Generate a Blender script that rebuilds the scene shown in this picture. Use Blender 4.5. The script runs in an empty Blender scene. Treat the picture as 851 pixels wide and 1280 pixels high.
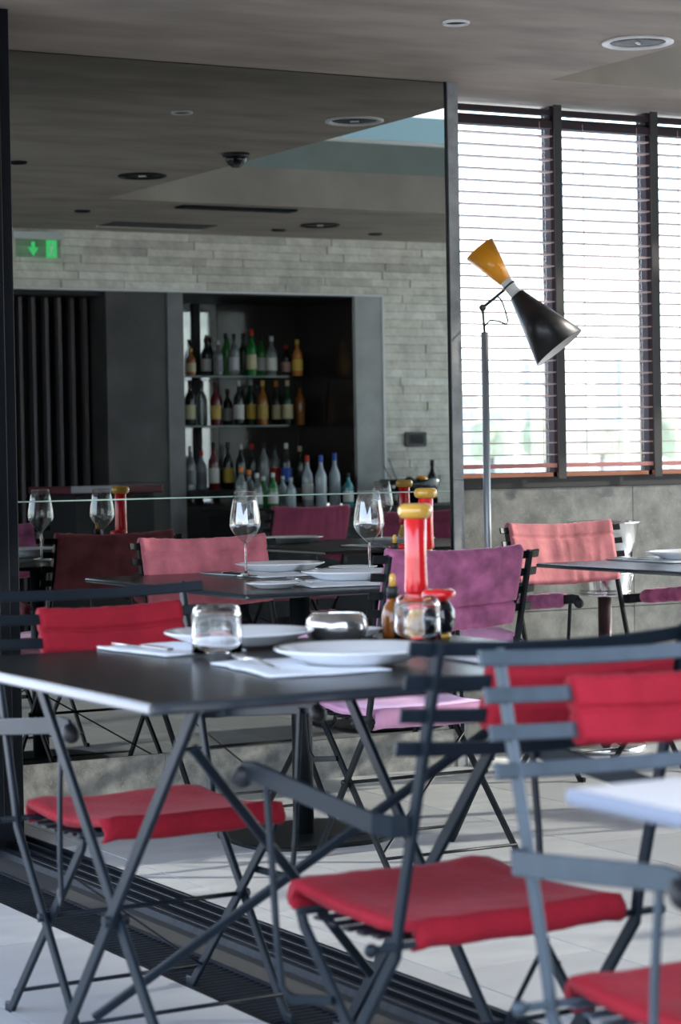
import bpy, bmesh, math, random
from mathutils import Vector, Matrix, noise
random.seed(7)
PI = math.pi
C = bpy.context.scene.collection
scene = bpy.context.scene

# ------------------------------------------------------------------ camera
YAW, PITCH, ROLL = 0.50598, 0.023593, -0.016939
fw = Vector((math.sin(YAW)*math.cos(PITCH), math.cos(YAW)*math.cos(PITCH), -math.sin(PITCH)))
rt = Vector((math.cos(YAW), -math.sin(YAW), 0))
up = rt.cross(fw)
r2 = math.cos(ROLL)*rt + math.sin(ROLL)*up
u2 = -math.sin(ROLL)*rt + math.cos(ROLL)*up
cam = bpy.data.cameras.new('camera')
camo = bpy.data.objects.new('camera', cam); C.objects.link(camo)
camo.matrix_world = Matrix(((r2.x, u2.x, -fw.x, 0), (r2.y, u2.y, -fw.y, 0), (r2.z, u2.z, -fw.z, 1.13), (0, 0, 0, 1)))
cam.sensor_fit = 'HORIZONTAL'; cam.sensor_width = 24.0; cam.lens = 2885.8/851*24
cam.clip_start = 0.05; cam.clip_end = 2000
cam.dof.use_dof = True; cam.dof.focus_distance = 7.0; cam.dof.aperture_fstop = 5.6
scene.camera = camo

# ------------------------------------------------------------------ world, sun, exposure
w = bpy.data.worlds.new('world'); scene.world = w; w.use_nodes = True
nt = w.node_tree; bg = nt.nodes['Background']
sky = nt.nodes.new('ShaderNodeTexSky'); sky.sky_type = 'NISHITA'; sky.sun_disc = False
sky.sun_elevation = math.radians(48); sky.sun_rotation = math.radians(120); sky.air_density = 1.0; sky.dust_density = 2.0
hz = nt.nodes.new('ShaderNodeMixRGB'); hz.inputs[0].default_value = .5
hz.inputs[2].default_value = (3.2, 3.5, 4.1, 1)      # even high haze over the sky
nt.links.new(sky.outputs[0], hz.inputs[1]); nt.links.new(hz.outputs[0], bg.inputs[0]); bg.inputs[1].default_value = 1.0
sun = bpy.data.lights.new('sun', 'SUN'); sun.energy = 6.0; sun.angle = math.radians(1.5); sun.color = (1.0, .93, .82)
suno = bpy.data.objects.new('sun', sun); C.objects.link(suno)
suno.rotation_euler = Vector((-.90, .27, -.34)).to_track_quat('-Z', 'Y').to_euler()
scene.view_settings.view_transform = 'Standard'; scene.view_settings.look = 'None'
scene.view_settings.exposure = 0.25; scene.view_settings.gamma = 1.0

# ------------------------------------------------------------------ materials
def mat(name, col, rough=.5, metal=0., spec=.5, noise_amt=0., nscale=8., bump=0., bscale=60., sheen=0., trans=0., ior=1.45, emit=None, estr=0., coat=0., col2=None, stretch=None, detail=4.):
    m = bpy.data.materials.new(name); m.use_nodes = True
    n = m.node_tree.nodes; l = m.node_tree.links; b = n['Principled BSDF']
    b.inputs['Base Color'].default_value = (*col, 1); b.inputs['Roughness'].default_value = rough
    b.inputs['Metallic'].default_value = metal; b.inputs['Specular IOR Level'].default_value = spec
    b.inputs['IOR'].default_value = ior; b.inputs['Transmission Weight'].default_value = trans
    b.inputs['Coat Weight'].default_value = coat; b.inputs['Coat Roughness'].default_value = .08
    if sheen:
        b.inputs['Sheen Weight'].default_value = sheen; b.inputs['Sheen Roughness'].default_value = .35
        b.inputs['Sheen Tint'].default_value = (min(1, col[0]*1.5+.2), min(1, col[1]*1.5+.25), min(1, col[2]*1.5+.25), 1)
    if emit:
        b.inputs['Emission Color'].default_value = (*emit, 1); b.inputs['Emission Strength'].default_value = estr
    tc = n.new('ShaderNodeTexCoord'); mp = n.new('ShaderNodeMapping'); l.new(tc.outputs['Object'], mp.inputs[0])
    if stretch: mp.inputs['Scale'].default_value = stretch
    if noise_amt or col2:
        t = n.new('ShaderNodeTexNoise'); t.inputs['Scale'].default_value = nscale; t.inputs['Detail'].default_value = detail
        l.new(mp.outputs[0], t.inputs['Vector'])
        r = n.new('ShaderNodeValToRGB'); c2 = col2 or tuple(c*(1-noise_amt) for c in col)
        c1 = col if col2 else tuple(min(1, c*(1+noise_amt*.6)) for c in col)
        r.color_ramp.elements[0].position = .32; r.color_ramp.elements[1].position = .68
        r.color_ramp.elements[0].color = (*c2, 1); r.color_ramp.elements[1].color = (*c1, 1)
        l.new(t.outputs[0], r.inputs[0]); l.new(r.outputs[0], b.inputs['Base Color'])
    if bump:
        t2 = n.new('ShaderNodeTexNoise'); t2.inputs['Scale'].default_value = bscale; t2.inputs['Detail'].default_value = 6
        l.new(mp.outputs[0], t2.inputs['Vector']); bp = n.new('ShaderNodeBump'); bp.inputs['Strength'].default_value = bump
        bp.inputs['Distance'].default_value = .01; l.new(t2.outputs[0], bp.inputs['Height']); l.new(bp.outputs[0], b.inputs['Normal'])
    return m

def marble(name, c1, c2, vein, scale=3.):
    m = mat(name, c1, rough=.35, col2=c2, nscale=scale*2.5, detail=8., bump=.08, bscale=30)
    n = m.node_tree.nodes; l = m.node_tree.links; b = n['Principled BSDF']
    ramp = b.inputs['Base Color'].links[0].from_node
    tc = n.new('ShaderNodeTexCoord'); wv = n.new('ShaderNodeTexNoise'); wv.inputs['Scale'].default_value = scale*4; wv.inputs['Detail'].default_value = 10
    wv.inputs['Distortion'].default_value = 1.6
    l.new(tc.outputs['Object'], wv.inputs['Vector'])
    r = n.new('ShaderNodeValToRGB'); e = r.color_ramp.elements
    e[0].position = .485; e[0].color = (0, 0, 0, 1); e[1].position = .5; e[1].color = (1, 1, 1, 1); k = e.new(.515); k.color = (0, 0, 0, 1)
    l.new(wv.outputs[0], r.inputs[0]); mx = n.new('ShaderNodeMixRGB'); mx.inputs[2].default_value = (*vein, 1)
    sc = n.new('ShaderNodeMath'); sc.operation = 'MULTIPLY'; sc.inputs[1].default_value = .3; l.new(r.outputs[0], sc.inputs[0])
    l.new(sc.outputs[0], mx.inputs[0]); l.new(ramp.outputs[0], mx.inputs[1]); l.new(mx.outputs[0], b.inputs['Base Color'])
    return m

def clear_glass(name, tint=(1, 1, 1), refl=.9, base=.04):
    m = bpy.data.materials.new(name); m.use_nodes = True; n = m.node_tree.nodes; l = m.node_tree.links
    n.remove(n['Principled BSDF']); o = n['Material Output']
    t = n.new('ShaderNodeBsdfTransparent'); t.inputs[0].default_value = (*tint, 1)
    g = n.new('ShaderNodeBsdfGlossy'); g.inputs['Roughness'].default_value = .02; g.inputs[0].default_value = (refl, refl, refl, 1)
    f = n.new('ShaderNodeLayerWeight'); f.inputs[0].default_value = .5; mx = n.new('ShaderNodeMixShader')
    pw = n.new('ShaderNodeMath'); pw.operation = 'POWER'; pw.inputs[1].default_value = 4.0; l.new(f.outputs['Facing'], pw.inputs[0])
    ma = n.new('ShaderNodeMath'); ma.operation = 'MULTIPLY_ADD'; ma.inputs[1].default_value = .85; ma.inputs[2].default_value = base*2; l.new(pw.outputs[0], ma.inputs[0])
    l.new(ma.outputs[0], mx.inputs[0]); l.new(t.outputs[0], mx.inputs[1]); l.new(g.outputs[0], mx.inputs[2]); l.new(mx.outputs[0], o.inputs[0])
    return m

M = {}
M['frame'] = mat('blue_grey_metal', (.008, .014, .021), .42, .0, .22, noise_amt=.15, nscale=30)
M['frame_in'] = mat('black_metal', (.006, .009, .011), .4, .1, .35)
M['frame_skylit'] = mat('blue_grey_metal_skylit', (.045, .066, .086), .42, .2, .5, noise_amt=.12, nscale=25)  # lighter copy of the chair metal, sky light put into the colour
M['red'] = mat('red_canvas', (.31, .013, .026), .85, 0, .2, noise_amt=.12, nscale=14, bump=.35, bscale=90, sheen=.15)
M['mauve'] = mat('mauve_velvet', (.42, .125, .25), .8, 0, .2, noise_amt=.45, nscale=16, bump=.2, bscale=40, sheen=.6)
M['pink'] = mat('pink_velvet', (.58, .17, .21), .8, 0, .2, noise_amt=.3, nscale=14, bump=.2, bscale=40, sheen=.6)
M['salmon'] = mat('salmon_velvet', (.50, .175, .19), .8, 0, .2, noise_amt=.3, nscale=14, bump=.2, bscale=40, sheen=.6)
M['plum'] = mat('plum_velvet', (.32, .06, .12), .8, 0, .2, noise_amt=.2, nscale=9, bump=.2, bscale=40, sheen=.5)
M['mauve_pad_lit'] = mat('mauve_pad_lit', (.66, .33, .50), .8, 0, .2, noise_amt=.15, nscale=9, bump=.2, bscale=40, sheen=.6)  # paler copy of the mauve velvet; light falling on the pads is painted in
M['rubber'] = mat('black_rubber', (.012, .012, .015), .5)
M['steel'] = mat('polished_steel', (.75, .75, .76), .12, 1.)
M['tabletop'] = mat('dark_laminate', (.008, .010, .013), .25, 0, .35, noise_amt=.15, nscale=5, ior=1.32)
M['tabledge'] = mat('laminate_edge', (.02, .028, .036), .14, 0, .5, coat=.7)
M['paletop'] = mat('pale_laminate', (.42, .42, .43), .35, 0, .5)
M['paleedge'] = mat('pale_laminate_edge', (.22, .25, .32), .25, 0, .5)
M['porcelain'] = mat('white_porcelain', (.82, .83, .85), .12, 0, .5, coat=.4)
M['linen'] = mat('white_linen', (.80, .83, .88), .9, bump=.3, bscale=120)
M['glass'] = mat('clear_glass', (1, 1, 1), .01, trans=1., ior=1.45)
M['tumbler'] = mat('tumbler_glass', (.98, .98, 1), .03, trans=1., ior=1.4)
M['mirror'] = bpy.data.materials.new('smoked_mirror'); M['mirror'].use_nodes = True
_n = M['mirror'].node_tree.nodes; _b = _n['Principled BSDF']; _b.inputs['Metallic'].default_value = 1; _b.inputs['Base Color'].default_value = (.36, .375, .36, 1); _b.inputs['Roughness'].default_value = 0.0
M['mirror_edge'] = mat('glass_edge', (.35, .5, .46), .15, 0, .8)
M['ceiling'] = mat('ceiling_plaster', (.43, .365, .305), .8, col2=(.29, .248, .208), nscale=2.2, detail=8, bump=.12, bscale=14, stretch=(1, 2.5, 1))
M['soffit'] = mat('green_grey_plaster', (.25, .285, .265), .8, noise_amt=.08, nscale=5, bump=.1, bscale=30)
M['marble'] = marble('grey_marble', (.22, .22, .205), (.11, .112, .106), (.42, .41, .38), 6)
M['plinth'] = marble('plinth_marble', (.33, .33, .315), (.14, .145, .14), (.60, .60, .57), 8)
M['column'] = marble('column_stone', (.34, .355, .36), (.20, .21, .215), (.5, .5, .5), 6)
M['tile'] = mat('pale_stone_tile', (.55, .56, .57), .42, 0, .5, col2=(.44, .45, .465), nscale=4.5, detail=6, bump=.04, bscale=50, stretch=(1, 2.2, 1))
M['tile2'] = mat('pale_stone_tile_b', (.465, .475, .49), .42, 0, .5, col2=(.40, .41, .425), nscale=3, detail=6, bump=.04, bscale=50, stretch=(1, 2.2, 1))
M['grout'] = mat('grout', (.03, .031, .033), .9)
M['black'] = mat('matte_black', (.008, .008, .009), .6)
M['blackgloss'] = mat('black_aluminium', (.005, .007, .011), .38, .0, .22)
M['track'] = mat('weathered_track', (.005, .008, .013), .55, .0, .12, col2=(.014, .019, .027), nscale=9, detail=9, bump=.3, bscale=25)
M['panelstone'] = mat('dark_stone', (.085, .080, .078), .45, col2=(.04, .038, .038), nscale=5, detail=7)
M['pillar'] = mat('grey_stone', (.46, .46, .44), .5, col2=(.36, .36, .345), nscale=7, detail=6)
for i, c in enumerate([(.86, .81, .70), (.80, .755, .66), (.90, .86, .76), (.68, .64, .56)]):
    M['ledge%d' % i] = mat('ledger_stone_%s' % 'abcd'[i], c, .85, noise_amt=.18, nscale=14, bump=.7, bscale=30)
M['wall'] = mat('dark_wall', (.05, .05, .05), .8)
M['blind'] = mat('blind_slat', (.46, .34, .32), .5)
M['blindrail'] = mat('rosewood_rail', (.45, .16, .14), .45)
M['tape'] = mat('blind_tape', (.035, .022, .028), .8)
M['slotrail'] = mat('orange_rail', (.75, .30, .16), .5)
M['thin_glass'] = clear_glass('thin_glass', (.97, .98, .98), 1., .10)
M['frosted'] = clear_glass('window_glass', (.96, .98, .97))
M['orange'] = mat('mustard_lacquer', (.95, .37, .02), .3, 0, .5, coat=.4)
M['lampblack'] = mat('black_lacquer', (.012, .012, .013), .38, 0, .5, coat=.15)
M['lampwhite'] = mat('white_lacquer', (.72, .72, .70), .4)
M['lamppole'] = mat('satin_grey_pole', (.30, .32, .35), .35, .5)
M['millred'] = mat('red_lacquer', (.78, .015, .02), .2, 0, .5, coat=.8)
M['millyellow'] = mat('amber_lacquer', (.72, .40, .06), .22, 0, .5, coat=.8)
M['jarblack'] = mat('glazed_black', (.008, .009, .012), .12, 0, .6, coat=.6)
M['amber'] = mat('amber_glass', (.25, .075, .01), .08, 0, .6, coat=.5)
M['ringwhite'] = mat('light_trim', (.88, .87, .85), .4)
M['lens'] = mat('downlight_lens', (.035, .033, .035), .5, .0, bump=.3, bscale=60)
M['green'] = mat('exit_green', (.02, .5, .12), .5, emit=(.10, .95, .28), estr=.8)
M['exitwhite'] = mat('exit_plate', (.6, .62, .6), .4, emit=(.6, .7, .62), estr=.08)
M['shelfglass'] = mat('shelf_glass', (.10, .16, .14), .08, 0, .8)
M['nichemirror'] = mat('niche_mirror', (.42, .42, .42), .03, 1.)
M['nicheside'] = mat('niche_side', (.035, .028, .026), .12, 0, .5, coat=.4)

# ------------------------------------------------------------------ mesh helpers
class MB:
    def __init__(s): s.v = []; s.f = []; s.sm = []
    def add(s, vs, fs, smooth=False):
        o = len(s.v); s.v += [tuple(v) for v in vs]; s.f += [tuple(i+o for i in f) for f in fs]; s.sm += [smooth]*len(fs); return s
    def box(s, x0, x1, y0, y1, z0, z1):
        return s.add([(x0, y0, z0), (x1, y0, z0), (x1, y1, z0), (x0, y1, z0), (x0, y0, z1), (x1, y0, z1), (x1, y1, z1), (x0, y1, z1)],
                     [(3, 2, 1, 0), (4, 5, 6, 7), (0, 1, 5, 4), (1, 2, 6, 5), (2, 3, 7, 6), (3, 0, 4, 7)])
    def bar(s, pts, a, b, side=(1, 0, 0)):
        """flat bar through pts: size a along `side`, size b across; rounded-edge octagon section"""
        pts = [Vector(p) for p in pts]; side = Vector(side).normalized(); rings = []
        ch = min(a, b)*.22
        sec = [(-a/2+ch, -b/2), (a/2-ch, -b/2), (a/2, -b/2+ch), (a/2, b/2-ch), (a/2-ch, b/2), (-a/2+ch, b/2), (-a/2, b/2-ch), (-a/2, -b/2+ch)]
        for i, p in enumerate(pts):
            d = (pts[min(i+1, len(pts)-1)]-pts[max(i-1, 0)]).normalized()
            sd = (side-d*side.dot(d)).normalized(); n = d.cross(sd)
            k = 1.
            if 0 < i < len(pts)-1:
                d1 = (pts[i]-pts[i-1]).normalized(); d2 = (pts[i+1]-pts[i]).normalized(); k = 1/max(.5, math.cos(d1.angle(d2, 0)/2))
            rings.append([p+sd*x+n*(y*k) for x, y in sec])
        vs = [v for r in rings for v in r]; fs = []
        for i in range(len(rings)-1):
            for j in range(8): fs.append((i*8+j, i*8+(j+1) % 8, (i+1)*8+(j+1) % 8, (i+1)*8+j))
        fs.append(tuple(range(7, -1, -1))); fs.append(tuple((len(rings)-1)*8+j for j in range(8)))
        return s.add(vs, fs)
    def tube(s, pts, r, seg=8):
        pts = [Vector(p) for p in pts]; rr = r if isinstance(r, (list, tuple)) else [r]*len(pts); vs = []; fs = []
        n = None
        for i, p in enumerate(pts):
            d = (pts[min(i+1, len(pts)-1)]-pts[max(i-1, 0)]).normalized()
            if n is None:
                n = d.orthogonal().normalized()
            n = (n-d*n.dot(d)).normalized(); b = d.cross(n)
            for j in range(seg):
                a = 2*PI*j/seg; vs.append(p+(n*math.cos(a)+b*math.sin(a))*rr[i])
        for i in range(len(pts)-1):
            for j in range(seg): fs.append((i*seg+j, i*seg+(j+1) % seg, (i+1)*seg+(j+1) % seg, (i+1)*seg+j))
        s.add(vs, fs, True); o = len(s.v)-len(vs)
        s.f.append(tuple(o+j for j in range(seg-1, -1, -1))); s.sm.append(False)
        s.f.append(tuple(o+(len(pts)-1)*seg+j for j in range(seg))); s.sm.append(False)
        return s
    def lathe(s, prof, seg=32, c=(0, 0, 0), smooth=True, closed=False):
        vs = []; fs = []; n = len(prof)
        for r, z in prof:
            for j in range(seg):
                a = 2*PI*j/seg; vs.append((c[0]+r*math.cos(a), c[1]+r*math.sin(a), c[2]+z))
        for i in range(n if closed else n-1):
            k = (i+1) % n
            for j in range(seg): fs.append((i*seg+j, i*seg+(j+1) % seg, k*seg+(j+1) % seg, k*seg+j))
        if not closed:
            if prof[0][0] > 1e-5: fs.append(tuple(range(seg-1, -1, -1)))
            if prof[-1][0] > 1e-5: fs.append(tuple((n-1)*seg+j for j in range(seg)))
        return s.add(vs, fs, smooth)
    def sphere(s, c, r, seg=12, sz=1):
        pr = [(max(1e-6, r*math.sin(PI*i/8)), -r*sz*math.cos(PI*i/8)) for i in range(9)]
        return s.lathe(pr, seg, c)
    def build(s, name, m, parent=None, loc=(0, 0, 0), rz=0, bev=0, label=None, sub=0, xf=None):
        me = bpy.data.meshes.new(name)
        me.from_pydata([tuple(xf @ Vector(v)) for v in s.v] if xf else s.v, [], s.f)
        for p, q in zip(me.polygons, s.sm): p.use_smooth = q
        bm = bmesh.new(); bm.from_mesh(me); bmesh.ops.remove_doubles(bm, verts=bm.verts, dist=1e-6)
        bmesh.ops.recalc_face_normals(bm, faces=bm.faces); bm.to_mesh(me); bm.free()
        me.materials.append(M[m] if isinstance(m, str) else m)
        o = bpy.data.objects.new(name, me); C.objects.link(o)
        if parent: o.parent = parent
        o.location = loc; o.rotation_euler = (0, 0, rz)
        if bev:
            bv = o.modifiers.new('bevel', 'BEVEL'); bv.width = bev; bv.segments = 2; bv.limit_method = 'ANGLE'
        if sub:
            sb = o.modifiers.new('subd', 'SUBSURF'); sb.levels = sub; sb.render_levels = sub
        if label: o['label'] = label
        return o

def thing(name, label, cat, loc=(0, 0, 0), rz=0, group=None, rot=None):
    o = bpy.data.objects.new(name, None); C.objects.link(o); o.location = loc
    o.rotation_euler = rot if rot else (0, 0, rz); o.empty_display_size = .1
    o['label'] = label; o['category'] = cat
    if group: o['group'] = group
    return o
def tag(o, label, cat, group=None):
    o['label'] = label; o['category'] = cat
    if group: o['group'] = group
    return o
def struct(o, label=None):
    o['kind'] = 'structure'
    if label: o['label'] = label
    return o
def empty_struct(name, label):
    o = bpy.data.objects.new(name, None); C.objects.link(o); o['kind'] = 'structure'; o['label'] = label; return o
def share(o, parent, loc, rz=0, m=None):
    c = o.copy(); C.objects.link(c); c.parent = parent; c.location = loc; c.rotation_euler = (0, 0, rz); return c

YM = 7.1225      # plane of the smoked mirror
H = 2.478        # ceiling
YW = 7.425       # window wall
YS = 1.752       # ledger stone wall opposite the mirror
XR = 8.6

# ------------------------------------------------------------------ floor
floor = empty_struct('floor', 'pale grey stone tile floor of dining room and terrace')
MB().box(-3, XR, -3, 7.6, -.10, -.012).build('screed', 'grout', floor)
tiles = {}
def tile(w_, l_, x, y, m):
    k = (round(w_, 3), round(l_, 3), m)
    if k not in tiles:
        tiles[k] = MB().box(.0028, w_-.0028, .0028, l_-.0028, -.012, 0).build('tile', m, floor, (x, y, 0))
    else: share(tiles[k], floor, (x, y, 0))
xs = [2.535, 2.617] + [2.617+.405*i for i in range(1, 15)]
for i in range(len(xs)-1):
    off = 0 if i % 2 else .40
    y = 4.295-.805*4+off
    while y < 7.42:
        l_ = min(.805, 7.42-y)
        if y+l_ > 1.76: tile(xs[i+1]-xs[i], l_, xs[i], y, random.choice(['tile', 'tile', 'tile2']))
        y += .805
for i in range(5):
    x1 = 2.088-.405*i; y = 4.295-.805*3+(.40 if i % 2 else 0)
    while y < 7.3:
        tile(.405, .805, x1-.405, y, random.choice(['tile', 'tile2'])); y += .805

# ------------------------------------------------------------------ sliding door track
tr = empty_struct('trim_1', 'black sliding door track with slotted drain running across the floor')
MB().box(2.088, 2.535, 1.76, 7.1, -.06, -.035).build('channel', 'black', tr)
MB().box(2.088, 2.096, 1.76, 7.1, -.035, .001).build('edge_strip', 'blackgloss', tr)
MB().box(2.238, 2.247, 1.76, 7.1, -.035, .002).build('edge_strip', 'track', tr)
g0 = None; y = 3.85
while y < 6.95:
    if g0 is None: g0 = MB().box(0, .142, 0, .010, -.012, -.001).build('grating_bar', 'track', tr, (2.096, y, 0))
    else: share(g0, tr, (2.096, y, 0))
    y += .0255
gut = MB()
prof = [(2.247, .002), (2.255, -.004), (2.27, -.022), (2.29, -.031), (2.32, -.033), (2.345, -.028), (2.362, -.012), (2.37, .002), (2.378, .004), (2.386, .002)]
vs = []; fs = []
for j, yy in enumerate((1.76, 7.1)):
    vs += [(a, yy, b) for a, b in prof] + [(a, yy, b-.004) for a, b in reversed(prof)]
n_ = len(prof)*2
for i in range(n_): fs.append((i, (i+1) % n_, n_+(i+1) % n_, n_+i))
gut.add(vs, fs).build('gutter', 'track', tr)
for k, xx in enumerate((2.392, 2.437, 2.482, 2.525)):
    MB().box(xx, xx+(.010 if k < 3 else .012), 1.76, 7.1, -.035, .003).build('rail', 'blackgloss', tr, bev=.002)
for xx in (2.413, 2.458, 2.503):
    MB().box(xx, xx+.006, 1.76, 7.1, -.035, -.010).build('guide', 'track', tr)

# ------------------------------------------------------------------ ceiling with roof opening
ce = empty_struct('ceiling', 'grey plastered ceiling with a rectangular opening to the sky')
OX, OY0, OY1, HT = 4.735, 3.29, 6.935, 2.86
def slab(x0, x1, y0, y1, z0=H, z1=H+.2, name='ceiling_slab', m='ceiling'): return MB().box(x0, x1, y0, y1, z0, z1).build(name, m, ce)
slab(2.25, OX, 1.3, 7.6); slab(OX, XR, OY1, 7.6); slab(OX, XR, 1.3, OY0); slab(8.2, XR+.1, OY0, OY1)
MB().box(OX-.10, OX-.002, OY0, OY1, H+.001, HT).build('opening_side', 'soffit', ce)
MB().box(OX-.1, 8.2, OY1+.001, OY1+.12, H+.002, HT).build('opening_side', 'soffit', ce)
MB().box(OX-.1, 8.2, OY0-.12, OY0-.001, H+.002, HT-.02).build('opening_side', 'soffit', ce)
MB().box(8.201, 8.32, OY0, OY1, H+.002, HT).build('opening_side', 'soffit', ce)
MB().box(OX-.1, 8.3, OY0-.14, OY0+.012, HT-.02, HT).build('coping', 'ringwhite', ce)
MB().box(OX-.2, 8.5, OY0-.25, OY1+.3, 3.12, 3.2).build('raised_roof', 'soffit', ce)
MB().box(4.2, 9, 1.2, 1.35, 2.9, 3.33).build('roof_upstand', mat('pale_teal_paint', (.20, .30, .31), .7), ce)

MB().box(-.9, 2.25, 1.3, 9.0, H+.02, H+.18).build('added_shade_canopy', 'ceiling', ce)  # added out of view to shade the terrace from the bright sky
def downlight(name, x, y, r, label, ring='ringwhite', big=False):
    t = thing(name, label, 'light', (x, y, H))
    MB().lathe([(r, 0), (r, -.006), (r*.93, -.009), (r*(.78 if big else .84), -.004), (r*(.78 if big else .84), 0)], 40, closed=True).build('trim_ring', ring, t)
    MB().lathe([(1e-5, -.001), (r*.4, -.0025), (r*.8, -.001)] if big else [(1e-5, -.0008), (r*.84, -.0012)], 40).build('lens', 'lens' if big else 'black', t)
    if big: MB().box(-.018, .018, -.004, .004, -.008, -.002).build('lamp_clip', 'ringwhite', t, rz=.6)
    return t
downlight('downlight', 3.831, 6.12, .043, 'small round recessed downlight in the ceiling near the top edge')
downlight('ceiling_speaker', 4.566, 6.174, .118, 'large round white rimmed recessed fitting in the ceiling above the lamp', big=True)
downlight('ceiling_speaker', 4.506, 4.238, .115, 'large dark round ceiling fitting in the mirror, left of the black dome', 'black', True)
downlight('ceiling_speaker', 6.415, 2.482, .115, 'large dark round ceiling fitting in the mirror, beside the stone wall', 'black', True)
downlight('downlight', 3.785, 4.489, .043, 'small dark downlight at the far left of the mirror', 'black')
downlight('downlight', 4.833, 2.725, .043, 'small dark downlight in the mirror, above the exit sign end', 'black')
downlight('downlight', 6.313, 2.157, .043, 'small dark downlight in the mirror, left of centre over the stone band', 'black')
downlight('downlight', 6.983, 2.135, .043, 'small dark downlight in the mirror, right end over the stone band', 'black')
t = thing('dome_camera', 'glossy black ceiling dome camera seen in the mirror', 'camera', (4.575, 5.093, H))
MB().lathe([(.06, 0), (.06, -.012), (.052, -.016)], 28).build('mount', 'lampblack', t)
MB().lathe([(.048, -.014), (.046, -.03), (.036, -.048), (.018, -.06), (1e-5, -.063)], 28).build('dome', 'jarblack', t)
t = thing('air_vent', 'long black slot air vent in the ceiling seen in the mirror', 'vent', (5.56, 3.12, H))
MB().box(-.34, .34, -.06, .06, -.006, -.001).build('backing', 'black', t)
for k in range(3): MB().box(-.34, .34, -.05+.04*k, -.035+.04*k, -.012, -.004).build('louvre', 'blackgloss', t)
t = thing('access_hatch', 'flush dark access hatch in the ceiling over the stone band, in the mirror', 'hatch', (5.54, 2.15, H))
MB().box(-.32, .32, -.12, .12, -.004, -.001).build('hatch_panel', 'wall', t); MB().box(-.33, .33, -.135, -.12, -.006, -.001).build('hatch_frame', 'ringwhite', t)

# ------------------------------------------------------------------ mirror wall
wb = empty_struct('wall_back', 'grey stone back wall carrying the smoked mirror')
MB().box(2.3, 4.411, YM+.008, YM+.30, 0, H).build('wall_core', 'wall', wb)
for a, b_ in ((2.3, 3.25), (3.25, 4.45)):
    MB().box(a+.001, b_-.001, YM-.002, YM+.006, 0, .137).build('marble_panel', 'plinth', wb, bev=.001)
for a, b_ in ((0, 1.04), (1.042, H)):
    MB().box(4.413, 4.457, YM-.006, YW, a, b_).build('stone_panel', 'column', wb, bev=.001)
mr = thing('wall_mirror', 'tall smoked mirror wall split by a horizontal joint, left half of photo', 'mirror', (0, YM, 0))
MB().box(2.3, 4.402, 0, .006, .139, 1.0).build('mirror_panel', 'mirror', mr)
MB().box(2.3, 4.402, 0, .006, 1.0045, H-.004).build('mirror_panel', 'mirror', mr)
MB().box(2.3, 4.402, -.0005, .006, 1.0, 1.0045).build('polished_edge', 'mirror_edge', mr)
MB().box(4.402, 4.411, -.002, .007, .139, H).build('edge_bead', 'blackgloss', mr)

# ------------------------------------------------------------------ post of the stacked sliding doors
dr = empty_struct('door_1', 'black aluminium edge of the sliding glass doors at far left')
for x0, x1, y0, y1 in ((2.30, 2.41, 6.42, 6.50), (2.415, 2.452, 6.45, 6.50), (2.458, 2.4975, 6.49, 6.56)):
    MB().box(x0, x1, y0, y1, 0, H).build('door_stile', 'blackgloss', dr, bev=.003)
MB().box(2.4, 2.50, 6.56, 7.11, 0, H).build('door_panel', 'black', dr)
for z in (1.02, 1.19): MB().box(2.492, 2.5005, 6.51, 6.53, z, z+.035).build('latch', 'steel', dr)
MB().box(2.30, 2.44, 6.40, 6.425, .02, .075).build('stop_block', 'blackgloss', dr)

# ------------------------------------------------------------------ window wall
ww = empty_struct('wall_window', 'grey marble clad wall under the windows')
MB().box(4.457, XR, YW+.008, YW+.2, 0, 1.005).build('wall_core', 'wall', ww)
px = [4.457, 5.433, 6.41, 7.39, XR]
for i in range(4):
    for a, b_ in ((0, .522), (.5245, 1.0)):
        MB().box(px[i]+.001, px[i+1]-.001, YW-.004, YW+.008, a, b_).build('marble_panel', 'marble', ww, bev=.0012)
MB().box(4.457, XR, YW-.012, YW+.2, 1.0, 1.042).build('sill', 'black', ww, bev=.002)
bays = [(4.46, 5.078), (5.078, 5.535), (5.535, 5.995), (5.995, 6.5), (6.5, 7.0), (7.0, 7.5), (7.5, 8.0), (8.0, 8.5)]
for i, (a, b_) in enumerate(bays):
    wn = empty_struct('window_%d' % (i+1), 'tall glazed bay of the window wall with dark frame')
    MB().box(b_+.008, b_+.046, YW+.03, YW+.09, 1.042, H).build('mullion', 'tape', wn)
    MB().box(a, b_, YW+.03, YW+.09, 1.042, 1.06).build('bottom_frame', 'wall', wn)
    MB().box(a, b_, YW+.03, YW+.09, 2.40, 2.43).build('transom', 'wall', wn)
    MB().box(a, b_, YW+.055, YW+.061, 1.06, H).build('pane', 'frosted', wn)
    MB().box(a+.02, b_-.02, YW-.002, YW+.03, 1.0425, 1.058).build('sill_rail', 'slotrail', wn)
ORD = ['leftmost wooden venetian blind, behind the lamp cones', 'middle wooden venetian blind, right of the lamp cones', 'venetian blind at the right edge of the photo',
       'venetian blind beyond the right edge, first past the frame', 'venetian blind beyond the right edge, second past the frame', 'venetian blind beyond the right edge, third past the frame', 'venetian blind beyond the right edge, fourth past the frame', 'venetian blind beyond the right edge, last of the row']
sl = None
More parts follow.
